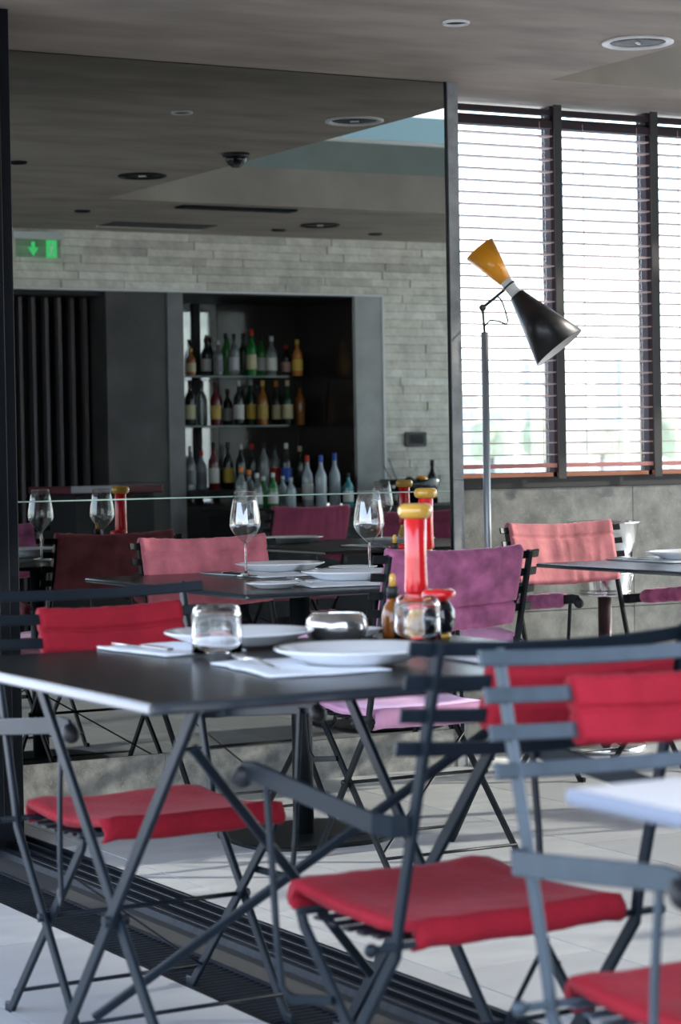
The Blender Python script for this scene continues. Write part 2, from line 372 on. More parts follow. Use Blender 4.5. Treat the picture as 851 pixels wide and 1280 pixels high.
for i, (a, b_) in enumerate(bays):
    t = thing('venetian_blind', ORD[i], 'blind', ((a+b_)/2, YW-.035, 0), 0, 'venetian blinds')
    hw = (b_-a)/2
    slm = MB().box(-hw+.001, hw-.038, -.0225, .0225, -.0022, .0022)
    z = 1.128; s0 = None
    while z < 2.36:
        if s0 is None: s0 = slm.build('slat', 'blind', t, (0, 0, z))
        else: share(s0, t, (0, 0, z))
        z += .0452
    MB().box(-hw+.001, hw-.038, -.024, .024, 1.078, 1.094).build('bottom_rail', 'blindrail', t, bev=.002)
    MB().box(-hw+.001, hw-.038, -.0245, .028, 2.378, 2.405).build('headrail', 'tape', t)
    for q_ in (-hw+.10, hw-.10): MB().box(q_-.0012, q_+.0012, -.025, -.0235, 1.085, 2.40).build('ladder_cord', 'blind', t)
    MB().box(hw-.037, hw-.002, -.032, -.027, 1.035, H-.01).build('strap', 'wall', t)
    MB().box(-hw+.001, hw-.038, -.02, .02, 2.43, 2.45).build('pelmet', 'tape', t)
wr_ = empty_struct('wall_right', 'unseen side wall of the dining room, glazed to add light')
MB().box(XR, XR+.1, 1.3, 7.6, 0, .3).build('wall_base', 'wall', wr_)
for yy in (1.5, 3.5, 5.5, 7.4): MB().box(XR, XR+.08, yy, yy+.06, .3, H).build('mullion', 'wall', wr_)
MB().box(XR+.03, XR+.036, 1.3, 7.6, .3, H).build('pane', 'frosted', wr_)  # unseen side; glazing added to let more light into the room

# ------------------------------------------------------------------ bar wall opposite the mirror (seen in the mirror)
wf = empty_struct('wall_front', 'pale split face stone wall around the bar, seen in the mirror')
D = .75
MB().box(2.6, 4.70, YS-.2, YS, 0, H).build('wall_core', 'wall', wf)
MB().box(4.70, XR, YS-.25, YS-.03, 2.135, H).build('wall_core', 'wall', wf)
MB().box(7.247, XR, YS-.25, YS-.03, 0, 2.135).build('wall_core', 'wall', wf)
MB().box(5.38, 5.768, YS-.2, YS-.01, 0, 1.0).build('dark_panel', 'panelstone', wf)
MB().box(5.38, 5.768, YS-.2, YS-.01, 1.003, 2.125).build('dark_panel', 'panelstone', wf)
MB().box(5.768, 5.872, YS-D, YS+.004, 0, 2.125).build('pillar', mat('niche_pillar', (.20, .20, .20), .5, noise_amt=.15), wf)
MB().box(7.046, 7.238, YS-.2, YS+.004, 0, 2.128).build('pillar', 'pillar', wf)
MB().box(7.238, 7.250, YS-.02, YS+.012, 0, 2.14).build('edge_bead', 'ringwhite', wf)
MB().box(4.70, 7.250, YS-.02, YS+.012, 2.128, 2.140).build('edge_bead', 'ringwhite', wf)
MB().box(5.872, 7.046, YS-D, YS, 2.118, 2.13).build('niche_top', 'black', wf)
MB().box(7.03, 7.046, YS-D, YS, .84, 2.118).build('niche_side', 'nicheside', wf)
MB().box(5.872, 7.046, YS-D-.02, YS-D, .84, 2.118).build('niche_back', 'nichemirror', wf)
MB().box(6.285, 6.335, YS-D, YS-D+.02, .84, 2.118).build('niche_reflection_strip', 'black', wf)  # black strip standing in for a dark reflection in the niche mirror
MB().box(6.46, 7.046, YS-D, YS-D+.004, .84, 2.118).build('niche_back', 'nicheside', wf)
MB().box(4.70, 5.38, YS-.9, YS-.85, 0, 2.13).build('recess_back', 'black', wf)
MB().box(4.69, 4.70, YS-.9, YS, 0, 2.13).build('recess_side', 'black', wf)
MB().box(4.70, 5.38, YS-.9, YS-.03, 2.10, 2.13).build('recess_top', 'black', wf)
MB().box(4.55, 7.35, YS-1.1, YS-1.0, 0, H).build('wall_core', 'black', wf)
MB().box(4.55, 7.35, YS-1.1, YS-.26, 2.135, 2.2).build('wall_core', 'black', wf)
MB().box(5.381, 5.767, YS-1.0, YS-.2, 0, 2.125).build('dark_panel', 'panelstone', wf)
fin = None
for k in range(8):
    xx = 4.765+.082*k
    if fin is None: fin = MB().box(-.010, .010, -.03, .03, 0, 2.10).build('fin', mat('grey_fin', (.11, .10, .105), .5), wf, (xx, YS-.25, 0))
    else: share(fin, wf, (xx, YS-.25, 0))
def ledger(x0, x1, z0, z1, rh):
    n = round((z1-z0)/rh); rh = (z1-z0)/n
    for r in range(n):
        x = x0-random.uniform(0, .2)
        while x < x1:
            l_ = random.uniform(.22, .55); a = max(x, x0); b_ = min(x+l_, x1)
            if x1-b_ < .08: b_ = x1; l_ = 9
            if b_-a > .02:
                d = random.uniform(-.006, .012)
                MB().box(a+.001, b_-.001, YS-.03, YS+d, z0+r*rh+.001, z0+(r+1)*rh-.001).build('ledger_stone', 'ledge%d' % random.choice([0, 0, 1, 1, 2, 3]), wf)
            x += l_
ledger(4.70, XR, 2.141, H, .05)
ledger(7.251, XR, .80, 2.141, .052)

bc = thing('bar_counter', 'long black bar counter in front of the bottle niche, in the mirror', 'counter', (6.7, 2.08, 0))
MB().box(-.75, 1.7, -.30, .30, .80, .836).build('countertop', 'black', bc, bev=.004)
MB().box(-.70, 1.65, -.27, .22, 0, .80).build('front_panel', 'black', bc)
MB().box(5.874, 7.03, 1.02, 1.78, .90, .946).build('bottle_ledge', 'black', wf)
for n_, z in (('top', 1.65), ('middle', 1.342)):
    o = MB().box(5.876, 6.78, 1.02, 1.36, z-.012, z).build('glass_shelf', 'shelfglass', bev=.002)
    tag(o, '%s dark green glass shelf of the bar niche' % n_, 'shelf')
cs = thing('host_stand', 'dark console with a maroon padded top seen in the mirror', 'console', (4.80, 2.90, 0))
MB().box(-.26, .26, -.30, .30, .965, 1.0).build('top', mat('maroon_top', (.10, .02, .03), .5), cs, bev=.006)
MB().box(-.26, .0, .30, .315, .97, 1.005).build('edge', mat('grey_edge', (.3, .3, .33), .4), cs)
MB().box(-.20, .24, -.26, .22, 0, .965).build('body', 'black', cs)

# bottles
def bmat(name, col, clear=False): return mat('bottle_'+name, col, .08, 0, .7, coat=.6, trans=.75 if clear else 0)
BM = {'green': bmat('green', (.02, .22, .04)), 'darkgreen': bmat('dark_green', (.01, .05, .02)), 'clear': bmat('clear', (.55, .6, .6), True), 'dark': bmat('dark', (.012, .012, .012)),
      'amber': bmat('amber', (.35, .12, .02)), 'red': bmat('dark_red', (.16, .012, .012)), 'teal': bmat('teal', (.05, .30, .34)), 'frost': bmat('frosted', (.42, .48, .52)), 'orange': bmat('orange', (.60, .22, .05))}
CM = {k: mat('paper_'+k, v, .5) for k, v in {'white': (.75, .75, .7), 'cream': (.65, .58, .35), 'yellow': (.75, .50, .08), 'orange': (.8, .25, .06), 'red': (.6, .04, .03), 'blue': (.04, .12, .5), 'black': (.02, .02, .02), 'silver': (.55, .55, .57), 'pinkish': (.6, .36, .30), 'gold': (.6, .4, .1), 'grey': (.3, .3, .32)}.items()}
def bottle(x, y, z, h, r, glass, cap, lab, label, group, sq=1.):
    t = thing('bottle', label, 'bottle', (x, y, z), random.uniform(0, 6), group)
    s = MB().lathe([(1e-5, 0), (r*.92, 0), (r, .006), (r, h*.56*sq), (r*.9, h*.63*sq), (r*.42, h*.75*sq+.0), (r*.34, h*.80), (r*.32, h*.90)], 16); s.build('glass_body', BM[glass], t)
    MB().lathe([(r*.36, h*.87), (r*.38, h*.89), (r*.38, h), (1e-5, h)], 12).build('cap', CM[cap], t)
    if lab: MB().lathe([(r*1.012, h*.14), (r*1.018, h*.145), (r*1.018, h*.45), (r*1.012, h*.455)], 16).build('label', CM[lab], t)
ORDN = ['first', 'second', 'third', 'fourth', 'fifth', 'sixth', 'seventh', 'eighth', 'ninth', 'tenth', 'eleventh', 'twelfth', 'thirteenth', 'fourteenth']
def vx(p, yv):   # mirror image position along the wall of a column of the bar as measured from the photograph
    return yv*math.tan(YAW+math.atan((p-425.5)/2885.8)-.0004)
rows = {
 'top': (12.95, 1.65, [(243, .17, 'amber', 'gold', 'cream'), (262, .235, 'dark', 'black', 'white'), (277, .22, 'clear', 'silver', 'grey'), (287, .27, 'green', 'black', None), (297, .26, 'clear', 'black', 'silver'), (309, .27, 'darkgreen', 'black', None), (319, .29, 'green', 'red', 'cream'), (331, .26, 'green', 'black', 'white'), (344, .25, 'clear', 'silver', 'white'), (362, .20, 'dark', 'red', 'pinkish'), (376, .23, 'orange', 'yellow', 'yellow')]),
 'middle': (12.95, 1.342, [(241, .28, 'dark', 'black', 'cream'), (256, .28, 'clear', 'black', None), (273, .27, 'red', 'black', 'gold'), (288, .23, 'dark', 'black', 'grey'), (302, .28, 'dark', 'silver', 'white'), (317, .29, 'darkgreen', 'silver', 'yellow'), (332, .28, 'amber', 'gold', 'gold'), (349, .28, 'dark', 'orange', 'cream'), (363, .28, 'darkgreen', 'cream', 'cream'), (378, .27, 'amber', 'black', None)]),
 'ledge': (12.80, .946, [(240, .27, 'clear', 'white', 'grey'), (254, .24, 'frost', 'red', 'grey'), (269, .29, 'red', 'black', 'white'), (287, .29, 'dark', 'black', 'yellow'), (303, .28, 'dark', 'silver', None), (317, .28, 'dark', 'red', None), (332, .29, 'clear', 'black', None), (346, .28, 'clear', 'black', 'red'), (360, .28, 'dark', 'white', 'blue'), (377, .26, 'dark', 'cream', None), (452, .18, 'dark', 'black', None)]),
 'counter': (12.15, .836, [(303, .25, 'clear', 'orange', 'white'), (313, .23, 'clear', 'orange', None), (323, .21, 'clear', 'white', 'white'), (331, .19, 'green', 'white', None), (343, .21, 'green', 'white', 'white'), (355, .19, 'frost', 'silver', 'grey'), (365, .18, 'frost', 'silver', None), (386, .31, 'frost', 'red', 'white'), (403, .31, 'frost', 'blue', None), (420, .32, 'frost', 'blue', None), (437, .20, 'teal', 'black', 'white')])}
GL = {'green': 'bright green', 'darkgreen': 'dark green', 'clear': 'clear', 'dark': 'near-black', 'amber': 'amber', 'red': 'dark red', 'teal': 'teal', 'frost': 'frosted clear', 'orange': 'orange'}
for k, (yv0, z, L) in rows.items():
    where = {'top': 'on top shelf', 'middle': 'on middle shelf', 'ledge': 'in back row below shelves', 'counter': 'in front row on counter'}[k]
    for i, (p, h, g, c_, lb) in enumerate(L):
        yv = yv0+(.055 if i % 2 else -.03)
        bottle(vx(p, yv), 2*YM-yv, z, h, .0335 if h > .22 else .031, g, c_, lb,
               '%s bottle, %s cap, %s from left %s' % (GL[g], c_, ORDN[i], where), 'bottles '+where)
# serving bowl and tools on the bar
bx_, by_ = 7.22, 2.10
t = thing('serving_bowl', 'wide black bowl of fruit on the right end of the bar', 'bowl', (bx_, by_, .836))
MB().lathe([(1e-5, 0), (.09, 0), (.13, .03), (.175, .10), (.19, .155), (.183, .155), (.165, .10), (.12, .035), (1e-5, .012)], 36).build('bowl_body', 'jarblack', t)
for (a, b_, r, mname, lb) in ((.05, .05, .045, 'orange', 'round orange in the black bar bowl'), (-.14, .02, .026, 'millyellow', 'small yellow lemon at the left rim of the black bar bowl'), (-.04, .06, .038, 'black', 'dark plum heaped in the black bar bowl')):
    o = MB().sphere((0, 0, 0), r, 16, .95).build('fruit', mname, None, (bx_+a, by_+b_, .836+.135)); tag(o, lb, 'fruit')
for dx, lb in ((-.10, 'bar spoon leaning left in the black bowl'), (-.14, 'longer metal stirrer leaning left in the black bowl')):
    o = MB().tube([(bx_+dx+.07, by_, .88), (bx_+dx-.02, by_+.02, 1.02), (bx_+dx-.06, by_+.02, 1.02+.10*(1 if dx > -.12 else .6))], .005).build('bar_spoon', 'lamppole'); tag(o, lb, 'spoon')
bottle(7.44, 2.0, .836, .27, .034, 'dark', 'black', 'cream', 'dark bottle with cream label right of the black bar bowl', 'bottles beside the bar bowl')
bottle(7.03, 2.22, .836, .12, .03, 'dark', 'white', None, 'short white-topped jar left of the black bar bowl', 'bottles beside the bar bowl')
t = thing('wall_switch_panel', 'dark rectangular control panel on the stone wall above the bar bowl', 'switch', (7.462, YS+.012, 1.237))
MB().box(-.078, .078, 0, .012, -.045, .045).build('frame', mat('bronze_frame', (.07, .065, .06), .4, .5), t, bev=.003)
MB().box(-.052, .052, .010, .014, -.027, .027).build('screen', 'black', t)
# exit sign
t = thing('exit_sign', 'glowing green exit sign with arrow, hung at the mirror left edge', 'sign', (4.94, YS+.06, 2.335))
MB().box(-.16, .145, -.02, .02, .075, .12).build('housing', 'exitwhite', t, bev=.004)
MB().box(-.14, .135, -.002, .002, -.03, .075).build('sign_plate', clear_glass('sign_plate', (.80, .92, .84)), t)
a_ = MB(); sh = [(-.012, .06), (.012, .06), (.012, .025), (.035, .030), (0, -.022), (-.035, .030), (-.012, .025)]
for yy in (.003, .006): a_.v += [(x, yy, z) for x, z in sh]
a_.f += [tuple(range(7)), tuple(range(13, 6, -1))]+[(i, (i+1) % 7, 7+(i+1) % 7, 7+i) for i in range(7)]; a_.sm += [False]*9
a_.build('arrow', 'green', t, (-.035, 0, 0))
MB().box(.045, .110, .003, .006, -.03, .072).build('door_symbol', 'green', t)
rm = MB().sphere((.078, .0075, .050), .008, 10); rm.bar([(.078, .0075, .040), (.074, .0075, .008)], .004, .014, (0, 1, 0)); rm.bar([(.074, .0075, .008), (.088, .0075, -.012), (.088, .0075, -.022)], .003, .007, (0, 1, 0)); rm.bar([(.074, .0075, .008), (.062, .0075, -.018)], .003, .007, (0, 1, 0)); rm.bar([(.090, .0075, .022), (.078, .0075, .034), (.064, .0075, .022)], .003, .006, (0, 1, 0))
rm.build('running_figure', mat('sign_pale', (.5, .8, .58), .6, emit=(.4, .9, .5), estr=.3), t)

# ------------------------------------------------------------------ chairs
W = .223
PIV = (-.159, .409); TOP = (-.284, .863); FF = (.151, 0.); LT = (.142, .413); RF = (-.232, 0.)
tdir = Vector((0, TOP[0]-PIV[0], TOP[1]-PIV[1])).normalized(); tn = Vector((0, tdir.z, -tdir.y))   # along the back, and forward of it
def ypost(z): return PIV[0]+(TOP[0]-PIV[0])*(z-PIV[1])/(TOP[1]-PIV[1])
def onback(x, z, off, bow=.028):
    xx = x/.245; p = Vector((x, ypost(z), z)) + tn*(off-bow*(1-xx*xx)); return p
SL = [.853, .804, .755, .706]
def xz():
    a = (FF[0]-PIV[0])/PIV[1]; b = (RF[0]-LT[0])/LT[1]
    z = (PIV[0]+a*PIV[1]-LT[0]-b*LT[1])/(a-b); return PIV[0]+a*(PIV[1]-z), z
XY, XZ = xz()
def cloth_back(x0, x1, ztop, zbot, thick=.022, seed=0, wr=.004, slit=None, fold=False):
    m = MB(); nx = 36; loop = []
    H_ = ztop-zbot; nz = 32
    for i in range(nz+1): loop.append((thick*.8, zbot+H_*i/nz))
    loop.append((thick*.45, ztop+.008)); loop.append((-thick*.1, ztop+.011)); loop.append((-thick*.6, ztop+.006))
    for i in range(nz, -1, -1): loop.append((-thick*.85, zbot+H_*i/nz))
    loop.append((-thick*.5, zbot-.007)); loop.append((thick*.3, zbot-.008))
    n = len(loop); vs = []; fs = []
    for i in range(nx+1):
        x = x0+(x1-x0)*i/nx
        for j, (o_, z) in enumerate(loop):
            q = noise.noise(Vector((x*14+seed*7, z*5, seed))) ; q2 = noise.noise(Vector((x*55+seed, z*7, seed*3)))
            edge = math.sin(PI*min(1, max(0, (z-zbot)/H_)))
            sag = -.004*math.sin(PI*i/nx)
            crease = -.008*math.exp(-((z-(zbot+H_*(.5 if not fold else .78)))/.0045)**2) if (o_ > 0) or not fold else 0
            if slit and o_ < 0: crease = .030*math.exp(-((z-slit-.006*i/nx)/.004)**2)
            else: crease = crease
            oo = .014+o_+(wr*(q+.9*q2))+ (crease if o_ > 0 else (crease if slit else -crease))
            vs.append(onback(x, z+sag+.0015*q2, oo))
    for i in range(nx):
        for j in range(n): fs.append((i*n+j, i*n+(j+1) % n, (i+1)*n+(j+1) % n, (i+1)*n+j))
    fs.append(tuple(range(n-1, -1, -1))); fs.append(tuple(nx*n+j for j in range(n)))
    return m.add(vs, fs, True)
def cloth_seat(hw, seed=0, flap=.035):
    m = MB(); nx = 24; ny = 22; y0, y1 = -.166, .212
    top = []
    path = [(y0+.010, .412-flap*.4), (y0-.004, .418-flap*.3), (y0-.008, .430), (y0, .440)]
    for i in range(ny+1):
        u = i/ny; path.append((y0+.006+(y1-y0-.012)*u, .448+.008*u-.014*math.sin(PI*u)))
    path += [(y1, .448), (y1+.008, .430), (y1+.004, .424-flap*.3), (y1-.010, .418-flap*.4)]
    inner = [(p[0]*.94, p[1]-.016) if 3 <= i < len(path)-3 else (p[0]*.93, p[1]) for i, p in enumerate(path)]
    loop = path+inner[::-1]; n = len(loop); vs = []; fs = []
    for i in range(nx+1):
        x = -hw+2*hw*i/nx
        e = abs(x)/hw
        for j, (y, z) in enumerate(loop):
            q = noise.noise(Vector((x*9+seed*5, y*9, seed))); q2 = noise.noise(Vector((x*30, y*12+seed, seed)))
            side = -.006*max(0, e-.85)/.15
            vs.append((x+.006*q*(1 if e > .8 else 0), y+.002*q2, z+.004*q+.0015*q2+side-.006*(1-e*e)))
    for i in range(nx):
        for j in range(n): fs.append((i*n+j, i*n+(j+1) % n, (i+1)*n+(j+1) % n, (i+1)*n+j))
    fs.append(tuple(range(n-1, -1, -1))); fs.append(tuple(nx*n+j for j in range(n)))
    return m.add(vs, fs, True)

def make_chair(x, y, deg, label, kind='red', sleeve=(-.205, .12), fr='frame', back='red', pad=None, seed=0, group='folding armchairs around the tables'):
    t = thing('folding_armchair', label, 'chair', (x, y, 0), math.radians(deg), group)
    for s in (-1, 1):
        # long bar: back upright that kinks at the seat and becomes the front leg
        MB().bar([(s*W, TOP[0]-.001, TOP[1]+.003), (s*W, TOP[0]+.012, TOP[1]-.044), (s*W, PIV[0]-.004, PIV[1]+.03), (s*W, PIV[0]+.004, PIV[1]-.012), (s*W, FF[0]-.010, .022), (s*(W), FF[0]+.004, .006), (s*W, FF[0]+.030, .0055)], .011, .021).build('upright_leg', fr, t)
        lx = W-.014
        MB().bar([(s*lx, LT[0]+.004, LT[1]-.004), (s*lx, LT[0]-.004, LT[1]-.022), (s*lx, RF[0]+.008, .020), (s*lx, RF[0]-.004, .006), (s*lx, RF[0]-.030, .0055)], .010, .021).build('cross_leg', fr, t)
        ax = W+.044
        ya = ypost(.591)
        arm = MB().bar([(s*(W+.008), ya+.004, .594), (s*(W+.030), ya+.012, .594), (s*ax, ya+.040, .597), (s*ax, .19, .634), (s*ax, .215, .632), (s*ax, .228, .618)], .007, .032, (1, 0, 0))
        ar = arm.build('armrest', fr, t)
        MB().sphere((s*ax, .228, .620), .017, 12).sphere((s*ax, .222, .625), .016, 12).build('end_cap', 'rubber', ar)
        # strut: drops from the arm front, hooks back to the crossing leg
        MB().bar([(s*(ax-.008), .165, .628), (s*(ax-.008), .150, .50), (s*(ax-.010), .140, .365), (s*(ax-.014), .135, .300), (s*(ax-.020), .118, .282), (s*(W-.006), .040, .290)], .007, .014).build('arm_strut', fr, t)
        MB().lathe([(1e-5, -.012), (.009, -.012), (.009, .012), (1e-5, .012)], 10).build('pivot_bolt', fr, t, (0, 0, 0), xf=Matrix.Translation((s*W, XY, XZ)) @ Matrix.Rotation(PI/2, 4, 'Y'))
    def rod(name, yy, zz, hw, r=.005, knob=False):
        m = MB().tube([(-hw, yy, zz), (hw, yy, zz)], r, 8)
        if knob:
            for s in (-1, 1): m.sphere((s*hw, yy, zz), .011, 10)
        m.build(name, fr, t)
    rod('seat_rod', PIV[0], PIV[1], W+.045, .006, True); rod('seat_rod', LT[0], LT[1], W-.004, .006)
    rod('stretcher', XY, XZ, W); rod('stretcher', RF[0]*.93, .045, W-.012, .0045); rod('stretcher', FF[0]*.93, .05, W, .0045)
    lf = lambda z: RF[0]+(LT[0]-RF[0])*z/LT[1]
    MB().bar([((W-.014), lf(.33)-.006, .33), (-(W-.014), lf(.05)-.006, .05)], .010, .0045, (0, 1, 0)).build('diagonal_brace', fr, t)
    for k, z in enumerate(SL):
        pts = [onback(-.262+.524*i/12, z, .013) for i in range(13)]
        MB().bar(pts, .022, .007, tuple(tdir)).build('back_slat', fr, t)
    for k in range(7):
        yy = -.135+.043*k
        MB().box(-.213, .213, yy, yy+.022, .412-.008*math.sin(PI*(k+.5)/7), .417-.008*math.sin(PI*(k+.5)/7)).build('seat_slat', fr, t)
    if kind == 'red':
        cloth_back(sleeve[0], sleeve[1], .818, .742, .020, seed, .003).build('back_sleeve', back, t)
        cloth_seat(.193, seed, .022).build('seat_pad', pad or back, t)
    else:
        cloth_back(-.222, .190 if kind == 'slit' else .222, .872, .672, .024, seed, .0060, slit=.722 if kind == 'slit' else None, fold=True).build('back_cushion', back, t)
        cloth_seat(.205, seed, .05).build('seat_pad', pad or back, t)
        for s in (-1, 1):
            ax = W+.044; m = MB(); pts = []; n = 12; vs = []; fs = []
            sec = [(.021*math.cos(2*PI*j/12)*(1.0), .026*math.sin(2*PI*j/12)) for j in range(12)]
            for i in range(n+1):
                u = i/n; yy = -.13+.27*u; zz = .600+.030*(yy+.15)/.34
                k = .82 if i in (0, n) else 1
                for (a, b_) in sec: vs.append((s*ax+a*k, yy, zz+.003+b_*k+.0015*math.sin(i*2.1+s)))
            for i in range(n):
                for j in range(12): fs.append((i*12+j, i*12+(j+1) % 12, (i+1)*12+(j+1) % 12, (i+1)*12+j))
            fs.append(tuple(range(11, -1, -1))); fs.append(tuple(n*12+j for j in range(12)))
            m.add(vs, fs, True).build('arm_pad', pad or back, t)
    return t
make_chair(1.904, 4.252, 181.3, 'red folding armchair facing us behind the left of the front table', sleeve=(-.205, .115), seed=1)
make_chair(1.918, 3.087, 2.1, 'red folding armchair seen from behind, in the middle at the front table', sleeve=(-.13, .205), seed=2)
make_chair(1.900, 2.330, 176, 'blurred red folding armchair with frame toned lighter for sky light at the right edge', sleeve=(-.205, .115), fr='frame_skylit', seed=3)
make_chair(3.312, 5.590, -.5, 'mauve velvet folding armchair with its back to us at the rear table', 'slit', fr='frame_in', back='mauve', pad='mauve_pad_lit', seed=4)
make_chair(3.235, 6.49, 180, 'pink velvet folding armchair against the mirror behind the rear table', 'velvet', fr='frame_in', back='pink', seed=5)
make_chair(4.775, 6.70, 180, 'salmon pink velvet folding armchair below the window by the ice bucket', 'velvet', fr='frame_in', back='salmon', pad='mauve', seed=6)
make_chair(5.68, 3.40, 180, 'plum velvet folding armchair seen only in the mirror below the bar', 'velvet', fr='frame_in', back='plum', seed=7)
make_chair(5.42, 5.45, 0, 'plum velvet folding armchair reflected at the mirror right edge', 'velvet', fr='frame_in', back='plum', seed=8)

# ------------------------------------------------------------------ tables
ZT = .768
def tabletop(x0, x1, y0, y1, th=.018, parent=None, top='tabletop', edge='tabledge'):
    c = ((x0+x1)/2, (y0+y1)/2); a = (x1-x0)/2; b_ = (y1-y0)/2; r = .006; ed = .005
    prof = [(-.0095, -th), (-.003, -th), (0, -th+.004), (0, -.006), (-.002, -.002), (-.006, 0)]
    def ring(off, z):
        vs = []
        for cx, cy, a0 in ((a-r, b_-r, 0), (-a+r, b_-r, PI/2), (-a+r, -b_+r, PI), (a-r, -b_+r, 1.5*PI)):
            for k in range(4):
                an = a0+PI/2*k/3; vs.append((cx+(r+off)*math.cos(an), cy+(r+off)*math.sin(an), z))
        return vs
    m = MB(); vs = []; fs = []
    for o_, z in prof: vs += ring(o_, z)
    n = 16
    for i in range(len(prof)-1):
        for j in range(n): fs.append((i*n+j, i*n+(j+1) % n, (i+1)*n+(j+1) % n, (i+1)*n+j))
    m.add(vs, fs).build('edge_band', edge, parent, (0, 0, ZT))
    MB().add(ring(-.006, 0)+ring(-.0095, -th), [tuple(range(16)), tuple(range(31, 15, -1))]+[(i, (i+1) % 16, 16+(i+1) % 16, 16+i) for i in range(16)]).build('tabletop', top, parent, (0, 0, ZT))
def xtable(x0, x1, y0, y1, xa, xb, label, **kw):
    cx, cy = (x0+x1)/2, (y0+y1)/2
    t = thing('folding_table', label, 'table', (cx, cy, 0), 0, 'folding tables')
    tabletop(x0, x1, y0, y1, parent=t, **kw)
    for xx, dx in ((xa, -1), (xb, 1)):
        X = xx-cx
        MB().bar([(X, y0+.13-cy, .75), (X, y0+.795-cy, .012), (X, y0+.815-cy, .006), (X, y0+.835-cy, .006)], .011, .026).build('cross_leg', 'frame', t)
        MB().bar([(X+.014, y0+.86-cy, .75), (X+.014, y0+.19-cy, .012), (X+.014, y0+.17-cy, .006), (X+.014, y0+.15-cy, .006)], .011, .026).build('cross_leg', 'frame', t)
        MB().tube([(X-.015, y0+.49-cy, .345), (X+.03, y0+.49-cy, .345)], .010, 10).build('pivot_bolt', 'frame', t)
        MB().box(X-.014, X+.016, y0+.08-cy, y1-.06-cy, .738, .750).build('top_rail', 'frame', t)
    MB().bar([(xa-cx+.02, y0+.62-cy, .15), (xb-cx-.01, y0+.14-cy, .70)], .011, .017, (0, 1, 0)).build('diagonal_brace', 'frame', t)
    MB().bar([(xa-cx+.01, y0+.17-cy, .672), (xa-cx+.49, y0+.46-cy, .20)], .011, .017, (0, 1, 0)).build('diagonal_brace', 'frame', t)
    return t
xtable(1.410, 2.457, 3.139, 4.115, 1.55, 2.17, 'black folding table with crossed legs in the left foreground, set with white plates')
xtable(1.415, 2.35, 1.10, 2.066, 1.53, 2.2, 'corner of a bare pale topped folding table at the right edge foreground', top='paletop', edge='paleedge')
def ptable(x0, x1, y0, y1, px_, py_, label, rz=0):
    cx, cy = (x0+x1)/2, (y0+y1)/2
    t = thing('pedestal_table', label, 'table', (cx, cy, 0), rz, 'pedestal tables')
    tabletop(x0, x1, y0, y1, parent=t, th=.014)
    X, Y = px_-cx, py_-cy
    MB().lathe([(.031, .012), (.031, .745)], 28, (X, Y, 0)).build('column', 'frame_in', t)
    MB().lathe([(1e-5, .745), (.11, .745), (.11, .754), (1e-5, .754)], 28, (X, Y, 0)).build('top_plate', 'frame_in', t)
    m = MB(); vs = []; n = 48
    def se(k, z): return [(X+math.copysign(abs(math.cos(2*PI*i/n))**.62, math.cos(2*PI*i/n))*.235*k, Y+math.copysign(abs(math.sin(2*PI*i/n))**.62, math.sin(2*PI*i/n))*.235*k, z) for i in range(n)]
    vs = se(1, 0)+se(1, .009)+se(.985, .013); fs = [tuple(range(n-1, -1, -1)), tuple(range(2*n, 3*n))]
    for q in range(2):
        for i in range(n): fs.append((q*n+i, q*n+(i+1) % n, (q+1)*n+(i+1) % n, (q+1)*n+i))
    m.add(vs, fs).build('base_plate', 'frame_in', t)
    return t
ptable(2.775, 3.645, 5.485, 6.69, 3.22, 6.07, 'square dark pedestal table in the middle, set with wine glasses', -.03)
ptable(4.27, 5.35, 5.30, 6.385, 4.83, 5.85, 'dark pedestal table at the right edge with one white plate', -.02)

# ------------------------------------------------------------------ tableware
def plate(x, y, z, r, label, group='white plates'):
    q = 1. if r > .1 else .6; p = [(1e-5, .003), (r*.52, .003), (r*.60, 0), (r*.62, 0), (r*.66, .004), (r*.97, .021), (r, .024), (r*.99, .0265), (r*.93, .025), (r*.68, .011), (r*.60, .0075), (1e-5, .007)]; p = [(a, b_*q) for a, b_ in p]
    o = MB().lathe(p, 56).build('plate', 'porcelain', None, (x, y, z)); tag(o, label, 'plate', group); return o
def napkin(x, y, z, lx, ly, rz, label, seed=0):
    m = MB(); nx, ny = 16, 14; vs = []; fs = []
    for k in (1, 0):
        for i in range(nx+1):
            for j in range(ny+1):
                u, v = i/nx-.5, j/ny-.5; q = noise.noise(Vector((u*5+seed, v*5, seed)))
                vs.append((u*lx+.008*q, v*ly+.01*noise.noise(Vector((u*3, v*3+seed, 2))), .0012+k*(.0022+.0022*(q+.6))))
    N = (nx+1)*(ny+1)
    for i in range(nx):
        for j in range(ny):
            a = i*(ny+1)+j; fs.append((a, a+ny+1, a+ny+2, a+1)); fs.append((N+a, N+a+1, N+a+ny+2, N+a+ny+1))
    for i in range(nx):
        a = i*(ny+1); b_ = a+ny; fs.append((a, N+a, N+a+ny+1, a+ny+1)); fs.append((b_, b_+ny+1, N+b_+ny+1, N+b_))
    for j in range(ny):
        fs.append((j, j+1, N+j+1, N+j)); a = nx*(ny+1)+j; fs.append((a, N+a, N+a+1, a+1))
    o = m.add(vs, fs, True).build('napkin', 'linen', None, (x, y, z), rz); tag(o, label, 'napkin', 'white napkins'); return o
